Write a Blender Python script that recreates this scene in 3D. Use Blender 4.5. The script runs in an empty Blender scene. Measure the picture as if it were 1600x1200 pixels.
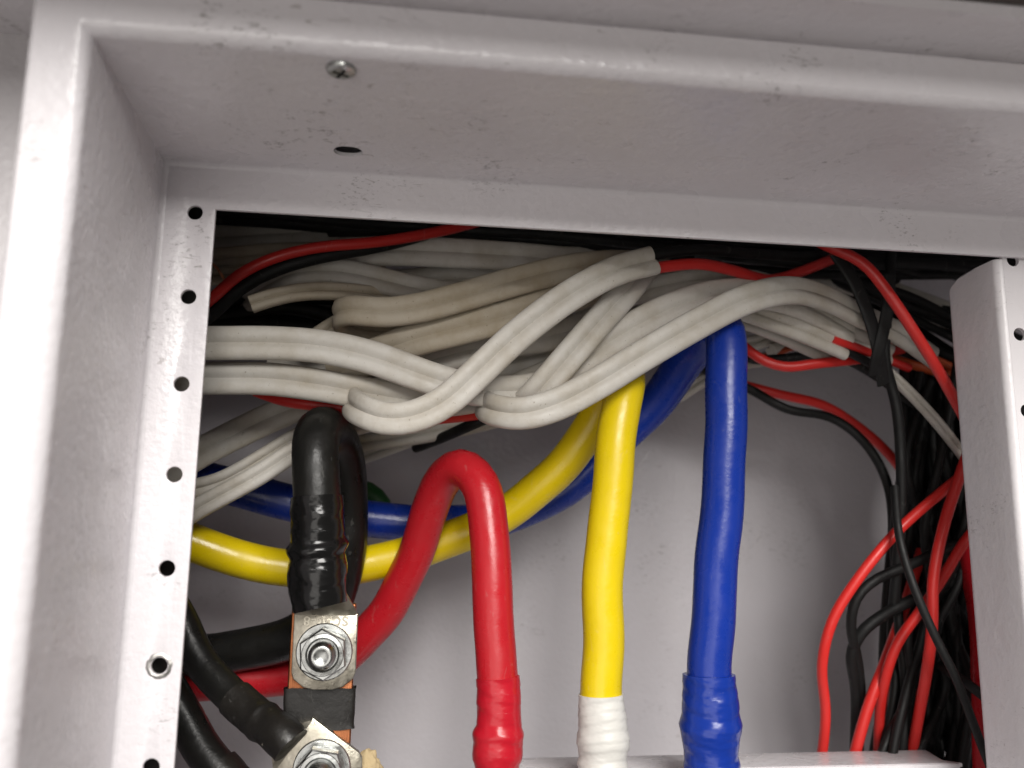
import bpy, bmesh, math, random
from mathutils import Vector, Matrix, noise as mnoise
random.seed(11)
S = bpy.context.scene
COL = S.collection
MM = 0.001

# ------------------------------------------------------------------ camera
CAM_POS = Vector((52.05, -254.2, -95.24)) * MM
YAW, PITCH, ROLL, FPX = -0.1363, 0.1810, 0.0118, 1400.0
def cam_axes():
    r = Vector((math.cos(YAW), math.sin(YAW), 0)); f = Vector((-math.sin(YAW), math.cos(YAW), 0)); u = Vector((0, 0, 1))
    f2 = f * math.cos(PITCH) + u * math.sin(PITCH); u2 = u * math.cos(PITCH) - f * math.sin(PITCH)
    return r * math.cos(ROLL) + u2 * math.sin(ROLL), u2 * math.cos(ROLL) - r * math.sin(ROLL), f2
CR, CU, CF = cam_axes()
cam = bpy.data.cameras.new('camera'); camo = bpy.data.objects.new('camera', cam); COL.objects.link(camo)
M = Matrix((CR, CU, -CF)).transposed().to_4x4(); M.translation = CAM_POS
camo.matrix_world = M
cam.sensor_width = 36; cam.lens = FPX / 1600 * 36
cam.clip_start = 0.01; cam.clip_end = 50
cam.dof.use_dof = True; cam.dof.focus_distance = 0.285; cam.dof.aperture_fstop = 10
S.camera = camo

# ------------------------------------------------------------------ light: dim room + one ceiling panel in front of the cabinet
w = bpy.data.worlds.new('World'); S.world = w; w.use_nodes = True
bg = w.node_tree.nodes['Background']; bg.inputs[0].default_value = (1.0, 0.93, 0.87, 1); bg.inputs[1].default_value = 0.12
L = bpy.data.lights.new('ceiling_lamp', 'AREA'); L.shape = 'RECTANGLE'; L.size = 0.80; L.size_y = 1.0
L.energy = 47; L.color = (1.0, 0.97, 0.93)
lo = bpy.data.objects.new('ceiling_lamp', L); COL.objects.link(lo)
aim = Vector((0.06, 0.03, -0.10)); el, az, dist = math.radians(27.5), math.radians(7), 1.8
ld = Vector((math.sin(az) * math.cos(el), -math.cos(az) * math.cos(el), math.sin(el)))
lo.location = aim + ld * dist
lo.rotation_euler = (-ld).to_track_quat('-Z', 'Y').to_euler()
# area lamp added as fill, standing in for light bounced off the room
B = bpy.data.lights.new('room_bounce', 'AREA'); B.shape = 'RECTANGLE'; B.size = 2.0; B.size_y = 1.2; B.energy = 13.5; B.color = (1.0, .95, .90)
bo = bpy.data.objects.new('room_bounce', B); COL.objects.link(bo)
bd = Vector((math.sin(math.radians(-20)) * math.cos(math.radians(-12)), -math.cos(math.radians(-20)) * math.cos(math.radians(-12)), math.sin(math.radians(-12))))
bo.location = aim + bd * 2.2; bo.rotation_euler = (-bd).to_track_quat('-Z', 'Y').to_euler()
V = S.view_settings; V.view_transform = 'Standard'; V.look = 'None'; V.exposure = 0; V.gamma = 1; V.use_curve_mapping = False

# ------------------------------------------------------------------ helpers
def ray(px, py):
    return (CF * FPX + CR * (px - 800) + CU * (600 - py)).normalized()
def at(px, py, Y):                                   # point seen at a pixel, Y millimetres behind the flange plane
    d = ray(px, py); return CAM_POS + d * ((Y * MM - CAM_POS.y) / d.y)
def atz(px, py, Z):
    d = ray(px, py); return CAM_POS + d * ((Z - CAM_POS.z) / d.z)
def size(px, p):                                     # metres spanned by px pixels at point p
    return px * (p - CAM_POS).dot(CF) / FPX

def tag(o, label=None, cat=None, group=None, kind=None):
    if label: o['label'] = label
    if cat: o['category'] = cat
    if group: o['group'] = group
    if kind: o['kind'] = kind
    return o
def link(name, me, mat=None, parent=None):
    o = bpy.data.objects.new(name, me); COL.objects.link(o)
    if mat is not None: me.materials.clear(); me.materials.append(mat)
    if parent: o.parent = parent
    return o
def empty(name, label, cat, group=None, loc=(0, 0, 0)):
    o = bpy.data.objects.new(name, None); COL.objects.link(o); o.location = loc; o.empty_display_size = 0.01
    return tag(o, label, cat, group)
def settle(me, ang=40):
    me.polygons.foreach_set('use_smooth', [True] * len(me.polygons)); me.set_sharp_from_angle(angle=math.radians(ang)); me.update()
def from_bm(bm, ang=40):
    me = bpy.data.meshes.new('m'); bmesh.ops.recalc_face_normals(bm, faces=bm.faces[:]); bm.to_mesh(me); bm.free(); settle(me, ang); return me
def local(o, root):                                  # mesh verts are in world space: move them to the root's frame
    o.data.transform(Matrix.Translation(-root.location)); return o
def recenter(o):
    vs = [v.co for v in o.data.vertices]; c = sum(vs, Vector()) / len(vs)
    o.data.transform(Matrix.Translation(-c)); o.location = c; return o

def plate(outer, holes, thick, fn, bev=0.0):
    """flat sheet with holes; 2-D loops in metres, fn maps (u, v, w) to 3-D, w across the thickness"""
    cu = bpy.data.curves.new('c', 'CURVE'); cu.dimensions = '2D'; cu.fill_mode = 'BOTH'
    cu.extrude = thick / 2 - bev; cu.bevel_depth = bev; cu.bevel_resolution = 1
    for lp in [outer] + holes:
        s = cu.splines.new('POLY'); s.points.add(len(lp) - 1); s.use_cyclic_u = True
        for p, q in zip(s.points, lp): p.co = (q[0], q[1], 0, 1)
    o = bpy.data.objects.new('c', cu); COL.objects.link(o)
    me = bpy.data.meshes.new_from_object(o.evaluated_get(bpy.context.evaluated_depsgraph_get()))
    bpy.data.objects.remove(o); bpy.data.curves.remove(cu)
    for v in me.vertices: v.co = fn(v.co.x, v.co.y, v.co.z)
    bm = bmesh.new(); bm.from_mesh(me); bmesh.ops.remove_doubles(bm, verts=bm.verts[:], dist=1e-6)
    bpy.data.meshes.remove(me)
    return from_bm(bm, 30)
def circ(x, y, r, n=28): return [(x + r * math.cos(2 * math.pi * i / n), y + r * math.sin(2 * math.pi * i / n)) for i in range(n)]
def stadium(x, y, L_, r, n=12):
    return [(x + L_ / 2 + r * math.cos(a), y + r * math.sin(a)) for a in [(-.5 + i / n) * math.pi for i in range(n + 1)]] + \
           [(x - L_ / 2 + r * math.cos(a), y + r * math.sin(a)) for a in [(.5 + i / n) * math.pi for i in range(n + 1)]]

def catmull(P, step):
    P = [Vector(p) for p in P]
    P = [P[0] * 2 - P[1]] + P + [P[-1] * 2 - P[-2]]
    out = []
    for i in range(1, len(P) - 2):
        p0, p1, p2, p3 = P[i - 1:i + 3]
        t0 = 0; t1 = t0 + max(1e-6, (p1 - p0).length) ** .5; t2 = t1 + max(1e-6, (p2 - p1).length) ** .5; t3 = t2 + max(1e-6, (p3 - p2).length) ** .5
        n = max(2, int((p2 - p1).length / step))
        for k in range(n):
            t = t1 + (t2 - t1) * k / n
            A1 = p0 * ((t1 - t) / (t1 - t0)) + p1 * ((t - t0) / (t1 - t0)); A2 = p1 * ((t2 - t) / (t2 - t1)) + p2 * ((t - t1) / (t2 - t1)); A3 = p2 * ((t3 - t) / (t3 - t2)) + p3 * ((t - t2) / (t3 - t2))
            B1 = A1 * ((t2 - t) / (t2 - t0)) + A2 * ((t - t0) / (t2 - t0)); B2 = A2 * ((t3 - t) / (t3 - t1)) + A3 * ((t - t1) / (t3 - t1))
            out.append(B1 * ((t2 - t) / (t2 - t1)) + B2 * ((t - t1) / (t2 - t1)))
    out.append(P[-2]); return out
def relax(C, n=2):
    for _ in range(n): C = [C[0]] + [(C[i - 1] + C[i] * 2 + C[i + 1]) / 4 for i in range(1, len(C) - 1)] + [C[-1]]
    return C
def frames(C, wref=None):
    T = [(C[min(i + 1, len(C) - 1)] - C[max(i - 1, 0)]).normalized() for i in range(len(C))]
    k = len(C) // 2 if wref is None else wref
    U = [None] * len(C)
    u = T[k].cross(Vector((0, 1, 0)))
    if u.length < 1e-3: u = T[k].cross(Vector((0, 0, 1)))
    U[k] = u.normalized()
    for i in range(k + 1, len(C)): u = U[i - 1]; U[i] = (u - T[i] * u.dot(T[i])).normalized()
    for i in range(k - 1, -1, -1): u = U[i + 1]; U[i] = (u - T[i] * u.dot(T[i])).normalized()
    return T, U
def sweep(C, prof, wref=None, rfun=None, twist=None, caps=True):
    """C: centre line; prof: closed loop of (u, v) in metres; rfun(s, theta, i) scales it"""
    T, U = frames(C, wref); n = len(prof); verts = []; faces = []; s = 0
    ts = [math.atan2(v, u) for u, v in prof]; tot = sum((C[i + 1] - C[i]).length for i in range(len(C) - 1))
    for i, c in enumerate(C):
        if i: s += (C[i] - C[i - 1]).length
        u = U[i]; v = T[i].cross(u)
        if twist:
            a = twist(s / tot); u, v = u * math.cos(a) + v * math.sin(a), v * math.cos(a) - u * math.sin(a)
        for (pu, pv), th in zip(prof, ts):
            k = rfun(s, th, s / tot) if rfun else 1
            verts.append(c + (u * pu + v * pv) * k)
    for i in range(len(C) - 1):
        for j in range(n):
            a = i * n + j; b = i * n + (j + 1) % n; faces.append((a, b, b + n, a + n))
    if caps:
        faces.append(tuple(range(n - 1, -1, -1))); faces.append(tuple(range((len(C) - 1) * n, len(C) * n)))
    me = bpy.data.meshes.new('m'); me.from_pydata(verts, [], faces); me.validate(); settle(me, 50); return me
def ring(r, n): return [(r * math.cos(2 * math.pi * i / n), r * math.sin(2 * math.pi * i / n)) for i in range(n)]
def flat_prof(hw, ht, groove=.50, n=26):             # twin-core flat cable: two round ridges with a valley on each face
    up = []
    for i in range(n + 1):
        x = -hw * math.cos(math.pi * i / n); a = abs(x) / hw
        y = (1 - abs((a - .5) / .5) ** 2.6) ** .5 if groove else (1 - a ** 4) ** .5
        if groove and a < .5: y = max(y, 0) ; y = (y ** 9 + (1 - groove) ** 9) ** (1 / 9); y = min(y, 1)
        up.append((x, ht * y))
    return [(x, y) for x, y in up[::-1]] + [(x, -y) for x, y in up[1:-1]]
def lathe(prof, n, org, ax, xa, phase=0.0):          # prof: (radius, height) pairs; closed by end caps
    bm = bmesh.new(); ax = ax.normalized(); xa = (xa - ax * xa.dot(ax)).normalized(); ya = ax.cross(xa); R_ = []
    for r, h in prof:
        R_.append([bm.verts.new(org + ax * h + (xa * math.cos(2 * math.pi * i / n + phase) + ya * math.sin(2 * math.pi * i / n + phase)) * max(r, 1e-5)) for i in range(n)])
    for a, b in zip(R_[:-1], R_[1:]):
        for i in range(n): bm.faces.new((a[i], a[(i + 1) % n], b[(i + 1) % n], b[i]))
    bm.faces.new(R_[0][::-1]); bm.faces.new(R_[-1]); return bm
def hexa(bm, P):                                     # 8 corners: bottom four, top four
    v = [bm.verts.new(p) for p in P]
    for f in ((0, 3, 2, 1), (4, 5, 6, 7), (0, 1, 5, 4), (1, 2, 6, 5), (2, 3, 7, 6), (3, 0, 4, 7)): bm.faces.new([v[i] for i in f])
def boxm(x0, x1, y0, y1, z0, z1, bev=0.0):
    bm = bmesh.new(); hexa(bm, [Vector(p) for p in ((x0, y0, z0), (x1, y0, z0), (x1, y1, z0), (x0, y1, z0), (x0, y0, z1), (x1, y0, z1), (x1, y1, z1), (x0, y1, z1))])
    if bev: bmesh.ops.bevel(bm, geom=bm.edges[:], offset=bev, segments=3, affect='EDGES', profile=.5)
    return from_bm(bm)

# ------------------------------------------------------------------ materials
def newmat(name):
    m = bpy.data.materials.new(name); m.use_nodes = True; nt = m.node_tree
    return m, nt, nt.nodes['Principled BSDF']
def N(nt, t, **kw):
    n = nt.nodes.new(t)
    for k, v in kw.items(): setattr(n, k, v)
    return n
def setin(n, **kw):
    for k, v in kw.items(): n.inputs[k.replace('_', ' ')].default_value = v
def noise_(nt, co, scale, detail=3, rough=.55, dist=0):
    n = N(nt, 'ShaderNodeTexNoise'); setin(n, Scale=scale, Detail=detail, Roughness=rough, Distortion=dist); nt.links.new(co, n.inputs['Vector']); return n.outputs['Fac']
def ramp(nt, fac, a, b, ca=(0, 0, 0, 1), cb=(1, 1, 1, 1)):
    r = N(nt, 'ShaderNodeValToRGB'); e = r.color_ramp.elements; e[0].position = a; e[1].position = b; e[0].color = ca; e[1].color = cb
    nt.links.new(fac, r.inputs[0]); return r.outputs[0]
def mul(nt, a, b):
    m = N(nt, 'ShaderNodeMath', operation='MULTIPLY')
    for i, x in enumerate((a, b)):
        if isinstance(x, (int, float)): m.inputs[i].default_value = x
        else: nt.links.new(x, m.inputs[i])
    return m.outputs[0]
def mix(nt, fac, a, b):
    m = N(nt, 'ShaderNodeMix', data_type='RGBA')
    for k, x in ((0, fac), (6, a), (7, b)):
        if isinstance(x, (int, float)): m.inputs[k].default_value = x
        elif isinstance(x, tuple): m.inputs[k].default_value = x
        else: nt.links.new(x, m.inputs[k])
    return m.outputs[2]
def bump(nt, bsdf, h, strength, dist, prev=None):
    b = N(nt, 'ShaderNodeBump'); setin(b, Strength=strength, Distance=dist); nt.links.new(h, b.inputs['Height'])
    if prev is not None: nt.links.new(prev, b.inputs['Normal'])
    nt.links.new(b.outputs[0], bsdf.inputs['Normal']); return b.outputs[0]
def coords(nt, stretch=None):
    g = N(nt, 'ShaderNodeNewGeometry')
    if not stretch: return g.outputs['Position']
    m = N(nt, 'ShaderNodeMapping'); m.inputs['Scale'].default_value = stretch; nt.links.new(g.outputs['Position'], m.inputs[0]); return m.outputs[0]

def paint(name, col, rough=.3, peel=.35, dirt=1.0):
    m, nt, b = newmat(name); co = coords(nt); cs = coords(nt, (1, 1, 2.2))
    setin(b, Roughness=rough); b.inputs['Specular IOR Level'].default_value = .5
    patch = ramp(nt, noise_(nt, co, 40, 2), .565, .66)
    speck = ramp(nt, noise_(nt, cs, 420, 5, .72), .55, .66)
    spots = mul(nt, mul(nt, patch, speck), .60 * dirt)
    scr = ramp(nt, noise_(nt, coords(nt, (.35, .6, 1.6)), 300, 2, .5, 1.6), .685, .72)
    scr = mul(nt, mul(nt, scr, ramp(nt, noise_(nt, co, 30, 1), .5, .62)), .4 * dirt)
    haze_ = mul(nt, ramp(nt, noise_(nt, co, 26, 4, .6), .35, .75), .16 * dirt)
    c = mix(nt, haze_, col, (col[0] * .80, col[1] * .77, col[2] * .70, 1))
    c = mix(nt, spots, c, (.10, .085, .075, 1)); c = mix(nt, scr, c, (.18, .15, .13, 1))
    nt.links.new(c, b.inputs['Base Color'])
    r = N(nt, 'ShaderNodeMapRange'); setin(r, From_Min=.3, From_Max=.7, To_Min=rough - .06, To_Max=rough + .12); nt.links.new(noise_(nt, co, 55, 3), r.inputs[0]); nt.links.new(r.outputs[0], b.inputs['Roughness'])
    p = bump(nt, b, noise_(nt, co, 420, 2, .5), peel * 1.5, .0007)
    bump(nt, b, noise_(nt, co, 60, 2), .12, .002, p)
    return m
def pvc(name, col, rough=.32, grime=.2, gcol=(.16, .12, .08, 1), peel=.08, spec=.5, coat=0.0):
    m, nt, b = newmat(name); co = coords(nt); setin(b, Roughness=rough); b.inputs['Specular IOR Level'].default_value = spec
    oi = N(nt, 'ShaderNodeObjectInfo')
    var = N(nt, 'ShaderNodeMapRange'); setin(var, To_Min=.86, To_Max=1.08); nt.links.new(oi.outputs['Random'], var.inputs[0])
    hs = N(nt, 'ShaderNodeHueSaturation'); hs.inputs['Color'].default_value = col; nt.links.new(var.outputs[0], hs.inputs['Value'])
    f1 = mul(nt, ramp(nt, noise_(nt, co, 70, 4, .65), .40, .72), grime)
    f2 = mul(nt, ramp(nt, noise_(nt, co, 900, 3, .7), .66, .74), min(1, grime * 1.6))
    c = mix(nt, f1, hs.outputs[0], gcol); c = mix(nt, f2, c, (gcol[0] * .5, gcol[1] * .5, gcol[2] * .5, 1))
    sc_ = mul(nt, ramp(nt, noise_(nt, coords(nt, (1, 1, .45)), 210, 3, .55, 2.2), .665, .70), .22)
    c = mix(nt, sc_, c, (col[0] * .7 + .14, col[1] * .7 + .14, col[2] * .7 + .13, 1))
    nt.links.new(c, b.inputs['Base Color'])
    r = N(nt, 'ShaderNodeMapRange'); setin(r, From_Min=.3, From_Max=.7, To_Min=max(.05, rough - .09), To_Max=rough + .12); nt.links.new(noise_(nt, co, 160, 4), r.inputs[0]); nt.links.new(r.outputs[0], b.inputs['Roughness'])
    p = bump(nt, b, noise_(nt, co, 260, 3), peel, .0012)
    bump(nt, b, noise_(nt, co, 1500, 2), peel * .6, .0003, p)
    if coat: b.inputs['Coat Weight'].default_value = coat; b.inputs['Coat Roughness'].default_value = .12
    return m
def tape(name, col, rough=.28):
    m, nt, b = newmat(name); co = coords(nt, (1, 1, 1.8)); setin(b, Roughness=rough)
    b.inputs['Base Color'].default_value = col
    wv = N(nt, 'ShaderNodeTexWave', wave_type='BANDS', bands_direction='Z', wave_profile='SAW'); setin(wv, Scale=52, Distortion=2.2, Detail=2); wv.inputs['Detail Scale'].default_value = 1.2
    nt.links.new(coords(nt), wv.inputs['Vector'])
    p = bump(nt, b, wv.outputs['Fac'], .22, .0007)
    p = bump(nt, b, noise_(nt, co, 150, 2, .5), .22, .002, p)
    c = mix(nt, mul(nt, ramp(nt, noise_(nt, co, 500, 4), .6, .75), .25), col, (col[0] * .6 + .02, col[1] * .6 + .02, col[2] * .6 + .02, 1)); nt.links.new(c, b.inputs['Base Color'])
    return m
def metal(name, col, rough=.3, wear=(.3, .28, .25, 1), amt=.4, brush=None):
    m, nt, b = newmat(name); co = coords(nt, brush); setin(b, Metallic=1.0, Roughness=rough)
    c = mix(nt, mul(nt, ramp(nt, noise_(nt, coords(nt), 260, 5, .65), .4, .72), amt), col, wear); nt.links.new(c, b.inputs['Base Color'])
    r = N(nt, 'ShaderNodeMapRange'); setin(r, From_Min=.3, From_Max=.7, To_Min=rough - .1, To_Max=rough + .16); nt.links.new(noise_(nt, co, 420, 4), r.inputs[0]); nt.links.new(r.outputs[0], b.inputs['Roughness'])
    bump(nt, b, noise_(nt, co, 520, 4, .6), .14, .0006); return m

PAINT = paint('cabinet_paint', (.70, .675, .70, 1), .26, .26, 1.0)
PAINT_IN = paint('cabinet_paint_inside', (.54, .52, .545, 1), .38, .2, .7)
WALLM = paint('neighbour_paint', (.46, .44, .45, 1), .4, .3, .3)
POSTM = paint('post_paint', (.76, .735, .755, 1), .3, .12, .6)
DARK = pvc('hood_dark', (.045, .036, .032, 1), .7, .3)
WHITE = pvc('grey_white_pvc', (.535, .512, .468, 1), .46, .46, (.27, .215, .13, 1), .18, .3)
CREAM = pvc('cream_pvc', (.47, .415, .33, 1), .52, .5, (.25, .19, .10, 1), .18, .3)
RED = pvc('red_pvc', (.42, .010, .017, 1), .30, .12, (.16, .02, .02, 1), .10)
REDW = pvc('red_wire_pvc', (.60, .022, .018, 1), .38, .1, (.2, .03, .02, 1))
ORANGE = pvc('orange_wire_pvc', (.50, .08, .02, 1), .4, .2, (.2, .05, .02, 1))
YEL = pvc('yellow_pvc', (.68, .51, .003, 1), .30, .10, (.40, .24, .02, 1), .10)
BLUE = pvc('blue_pvc', (.005, .029, .265, 1), .28, .10, (.01, .03, .15, 1), .10)
BLK = pvc('black_pvc', (.007, .007, .0065, 1), .34, .22, (.022, .02, .016, 1), .16, .4)
BLKW = pvc('black_wire_pvc', (.005, .005, .005, 1), .58, .15, (.012, .012, .012, 1), .08, .35)
GREEN = pvc('green_pvc', (.012, .07, .015, 1), .4)
TBLK = tape('black_tape', (.005, .005, .005, 1), .20); TRED = tape('red_tape', (.46, .008, .020, 1), .28)
TWHT = tape('white_tape', (.63, .62, .585, 1), .42); TBLU = tape('blue_tape', (.005, .031, .275, 1), .26)
SHRINK = pvc('heat_shrink', (.010, .009, .008, 1), .40, .3, (.03, .026, .02, 1), .2, .4)
TIN = metal('tinned_copper', (.46, .43, .36, 1), .34, (.26, .235, .18, 1), .6)
ZINC = metal('zinc_steel', (.44, .45, .44, 1), .30, (.24, .24, .22, 1), .5)
COPPER = metal('copper', (.36, .135, .06, 1), .34, (.18, .07, .032, 1), .6, (6, 1, .25))
BRIGHT = metal('bare_copper', (.75, .34, .18, 1), .3)
HOLE = pvc('recess_black', (.01, .01, .01, 1), .8)
FOAM = pvc('beige_foam', (.58, .46, .27, 1), .85, .3, (.32, .22, .1, 1), .5, .2)

# ------------------------------------------------------------------ the cabinet
WL, WT, D = 15.09 * MM, 13.35 * MM, 67.26 * MM
XR, ZB = 0.43, -0.44
cab = empty('cabinet', 'white painted steel switchgear cabinet with folded rim round its opening', 'cabinet')
# mounting flange with its row of holes
pitch = [((-5.39 * MM), (-1.66 - 25 * i) * MM) for i in range(17)]
BZ = 1.5 * MM
outer = [(-WL + BZ, WT - BZ), (XR + WL - BZ, WT - BZ), (XR + WL - BZ, ZB - WT + BZ), (-WL + BZ, ZB - WT + BZ)]
inner = [(0, 0), (XR, 0), (XR, ZB), (0, ZB)]
holes = [circ(x, z, 2.35 * MM) for x, z in pitch]
TH = 1.5 * MM
me = plate(outer, [inner] + holes, TH, lambda u, v, q: Vector((u, q + TH / 2, v)), .25 * MM)
link('mounting_flange', me, PAINT, cab)
# raised paint burr round the worn hole
hb = pitch[5]
bm = lathe([(2.3 * MM, 0), (2.33 * MM, .25 * MM), (2.6 * MM, .35 * MM), (3.1 * MM, .12 * MM), (3.35 * MM, -.01 * MM), (2.3 * MM, -.012 * MM)], 40, Vector((hb[0], 0, hb[1])), Vector((0, -1, 0)), Vector((1, 0, 0)))
bmesh.ops.delete(bm, geom=[f for f in bm.faces if len(f.verts) > 4], context='FACES_ONLY')
for v in bm.verts: v.co += (Vector((v.co.x - hb[0], 0, v.co.z - hb[1])).normalized()) * (.35 * MM * mnoise.noise(v.co * 900))
link('hole_burr', from_bm(bm), metal('burr_metal', (.5, .49, .47, 1), .45), cab)
# rim: inner reveal + rounded bend + front lip, one folded sheet swept round the opening with mitred corners
R2 = 3.6 * MM
pL = at(32, 152, -67.26); pT = at(800, 22, -67.26)
lipL = -WL - pL.x; lipT = pT.z - WT
def arc(cx, cy, r, a0, a1, n): return [(cx + r * math.cos(math.radians(a0 + (a1 - a0) * i / n)), cy + r * math.sin(math.radians(a0 + (a1 - a0) * i / n))) for i in range(n + 1)]
vis = arc(-BZ, -BZ, BZ, 90, 0, 5) + arc(R2, -D + R2, R2, 180, 270, 8) + [(-1, -D)] + [(-2, -D + 1 * MM), (-2, -D + 31 * MM)]
def off(n, side):
    lw = lipL if side == 'L' else lipT
    if n == -1: return lw - 1 * MM
    if n == -2: return lw
    return n
t_ = 1.2 * MM
def back(k):   # back side of the sheet
    n, y = k
    if n in (-1,): return (-3, y + t_)
    if n == -2: return (-4, y + (t_ if y < -D + 5 * MM else 0))
    cx = None
    return None
bm = bmesh.new(); loops = []
def corner(nl, nt_, y): return [(-WL - nl, y, WT + nt_), (XR + WL + nl, y, WT + nt_), (XR + WL + nl, y, ZB - WT - nt_), (-WL - nl, y, ZB - WT - nt_)]
seq = [(off(n, 'L'), off(n, 'T'), y) for n, y in vis]
bk = [(lipL - t_, lipT - t_, -D + 31 * MM), (lipL - t_, lipT - t_, -D + t_)] + \
     [(R2 + (R2 - t_) * math.cos(math.radians(a)), R2 + (R2 - t_) * math.cos(math.radians(a)), -D + R2 + (R2 - t_) * math.sin(math.radians(a))) for a in (270, 247, 225, 202, 180)] + \
     [(t_, t_, -BZ), (t_, t_, TH), (-BZ, -BZ, TH)]
for a, b, y in seq + bk: loops.append([bm.verts.new(p) for p in corner(a, b, y)])
n = len(loops)
for i in range(n):
    A, B = loops[i], loops[(i + 1) % n]
    for j in range(4): bm.faces.new((A[j], A[(j + 1) % 4], B[(j + 1) % 4], B[j]))
me = from_bm(bm, 30)
rim = link('rim', me, PAINT, cab)
# slot cut through the top reveal
sp = atz(544, 237, WT)
bm = bmesh.new(); lp = stadium(sp.x, sp.y, 1.5 * MM, 3.3 * MM)
lo_ = [bm.verts.new((x, y, WT - 5 * MM)) for x, y in lp]; hi_ = [bm.verts.new((x, y, WT + 5 * MM)) for x, y in lp]
for i in range(len(lp)): bm.faces.new((lo_[i], lo_[(i + 1) % len(lp)], hi_[(i + 1) % len(lp)], hi_[i]))
bm.faces.new(lo_[::-1]); bm.faces.new(hi_)
cut = link('cut', from_bm(bm))
md = rim.modifiers.new('slot', 'BOOLEAN'); md.operation = 'DIFFERENCE'; md.solver = 'EXACT'; md.object = cut
me2 = bpy.data.meshes.new_from_object(rim.evaluated_get(bpy.context.evaluated_depsgraph_get()))
rim.modifiers.clear(); rim.data = me2; settle(me2, 30); me2.materials.clear(); me2.materials.append(PAINT)
bpy.data.objects.remove(cut)
# screw in the top reveal
sc = atz(533, 107, WT); dn = Vector((0, 0, -1))
hd = link('screw', from_bm(lathe([(3.4 * MM, -.2 * MM), (3.5 * MM, .3 * MM), (3.3 * MM, .9 * MM), (2.7 * MM, 1.2 * MM), (1.9 * MM, 1.4 * MM), (.9 * MM, 1.48 * MM), (0, 1.5 * MM)], 32, sc, dn, Vector((1, 0, 0)))), ZINC, cab)
bm = bmesh.new(); q = math.radians(28)
for k in range(2):
    d = Vector((math.cos(q + k * math.pi / 2), math.sin(q + k * math.pi / 2), 0)); e = Vector((-d.y, d.x, 0)); a, b_ = 2.0 * MM, .42 * MM
    z0, z1 = WT - .6 * MM, WT - (1.52 + .01 * k) * MM
    hexa(bm, [sc.xy.to_3d() + d * sx * a * tw + e * sy * b_ * tw + Vector((0, 0, z)) for z, tw in ((z0, .7), (z1, 1)) for sx, sy in ((-1, -1), (1, -1), (1, 1), (-1, 1))])
link('cross_recess', from_bm(bm), HOLE, hd)
# canopy: a folded drip ledge over the rim, dark hood added ahead of it for more shade
zc = pT.z + .05 * MM
fr = atz(1600, 22, zc); yf = fr.y
xl_c = pL.x - .0015
bm = bmesh.new(); prof = [(-D + 30.9 * MM, zc), (yf + 1.5 * MM, zc), (yf, zc + 1.5 * MM), (yf, zc + 12 * MM), (-D + 30.9 * MM, zc + 12 * MM)]
A = [bm.verts.new((-.22, y, z)) for y, z in prof]; B = [bm.verts.new((XR + .06, y, z)) for y, z in prof]
for i in range(5): bm.faces.new((A[i], A[(i + 1) % 5], B[(i + 1) % 5], B[i]))
bm.faces.new(A); bm.faces.new(B[::-1])
link('canopy', from_bm(bm, 20), PAINT, cab)
me = boxm(-.22, XR + .06, yf - 30 * MM, yf - .3 * MM, zc + 1.6 * MM, zc + 5 * MM, .8 * MM)
link('drip_hood', me, DARK, cab)
# shell behind the flange: back, sides, top, bottom
BACK = 0.165
X0, X1, Z0, Z1 = -.075, XR + .06, ZB - .05, .050
me = plate([(X0, Z1), (X1, Z1), (X1, Z0), (X0, Z0)], [[(-WL - lipL + .0005, WT + lipT - .0005), (XR + WL + lipL - .0005, WT + lipT - .0005), (XR + WL + lipL - .0005, ZB - WT - lipT + .0005), (-WL - lipL + .0005, ZB - WT - lipT + .0005)]], .001, lambda u, v, q: Vector((u, q - .0368, v))); link('front_light_stop', me, PAINT_IN, cab)  # unseen closing panel added to stop light leaking in behind the lip
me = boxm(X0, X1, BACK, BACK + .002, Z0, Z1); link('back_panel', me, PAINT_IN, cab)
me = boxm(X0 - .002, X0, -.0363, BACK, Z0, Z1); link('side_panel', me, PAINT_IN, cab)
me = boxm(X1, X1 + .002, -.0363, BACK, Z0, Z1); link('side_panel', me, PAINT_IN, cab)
me = boxm(X0, X1, .0030, .0042, WT + .0022, Z1); link('cavity_light_stop', me, PAINT_IN, cab)  # unseen plate added to keep light out of the cavity above the slot
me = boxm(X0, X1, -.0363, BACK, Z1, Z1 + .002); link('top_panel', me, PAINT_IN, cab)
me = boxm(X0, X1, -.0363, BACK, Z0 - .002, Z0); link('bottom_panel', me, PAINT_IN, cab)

# neighbouring panel to the left, set back from the lip
nb = link('neighbouring_panel', boxm(-.26, pL.x - .0012, -.040, -.038, -.45, zc + .006, .0006), WALLM)
tag(nb, 'plain off white panel beside the left lip of the cabinet, out of focus', 'panel'); recenter(nb)

# perforated post on the right
PX = 246.3 * MM; PD = 29.3 * MM; PW = 30 * MM
post = empty('mounting_post', 'grey white upright steel post with a row of round holes, right of the opening', 'post')
hz = [-at(1580, 408, 2).z * 0 + at(1593, 522, 2).z + 25 * MM * (1 - i) for i in range(17)]
hxp = at(1594, 522, 2).x
me = plate([(PX + 2.45 * MM, .01), (PX + PW, .01), (PX + PW, ZB), (PX + 2.45 * MM, ZB)], [circ(hxp, z, 2.15 * MM) for z in hz if ZB + .01 < z < .015], 1.4 * MM, lambda u, v, q: Vector((u, q + 2.91 * MM, v)))
link('front_face', me, POSTM, post)
ro = arc(PX + 2.4 * MM, 4.6 * MM, 2.4 * MM, 270, 180, 6) + [(PX, PD * f) for f in (.4, .5, .6, .68, .76, .83, .89)] + arc(PX + 2.6 * MM, PD - 2.6 * MM, 2.6 * MM, 180, 90, 5)
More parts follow.
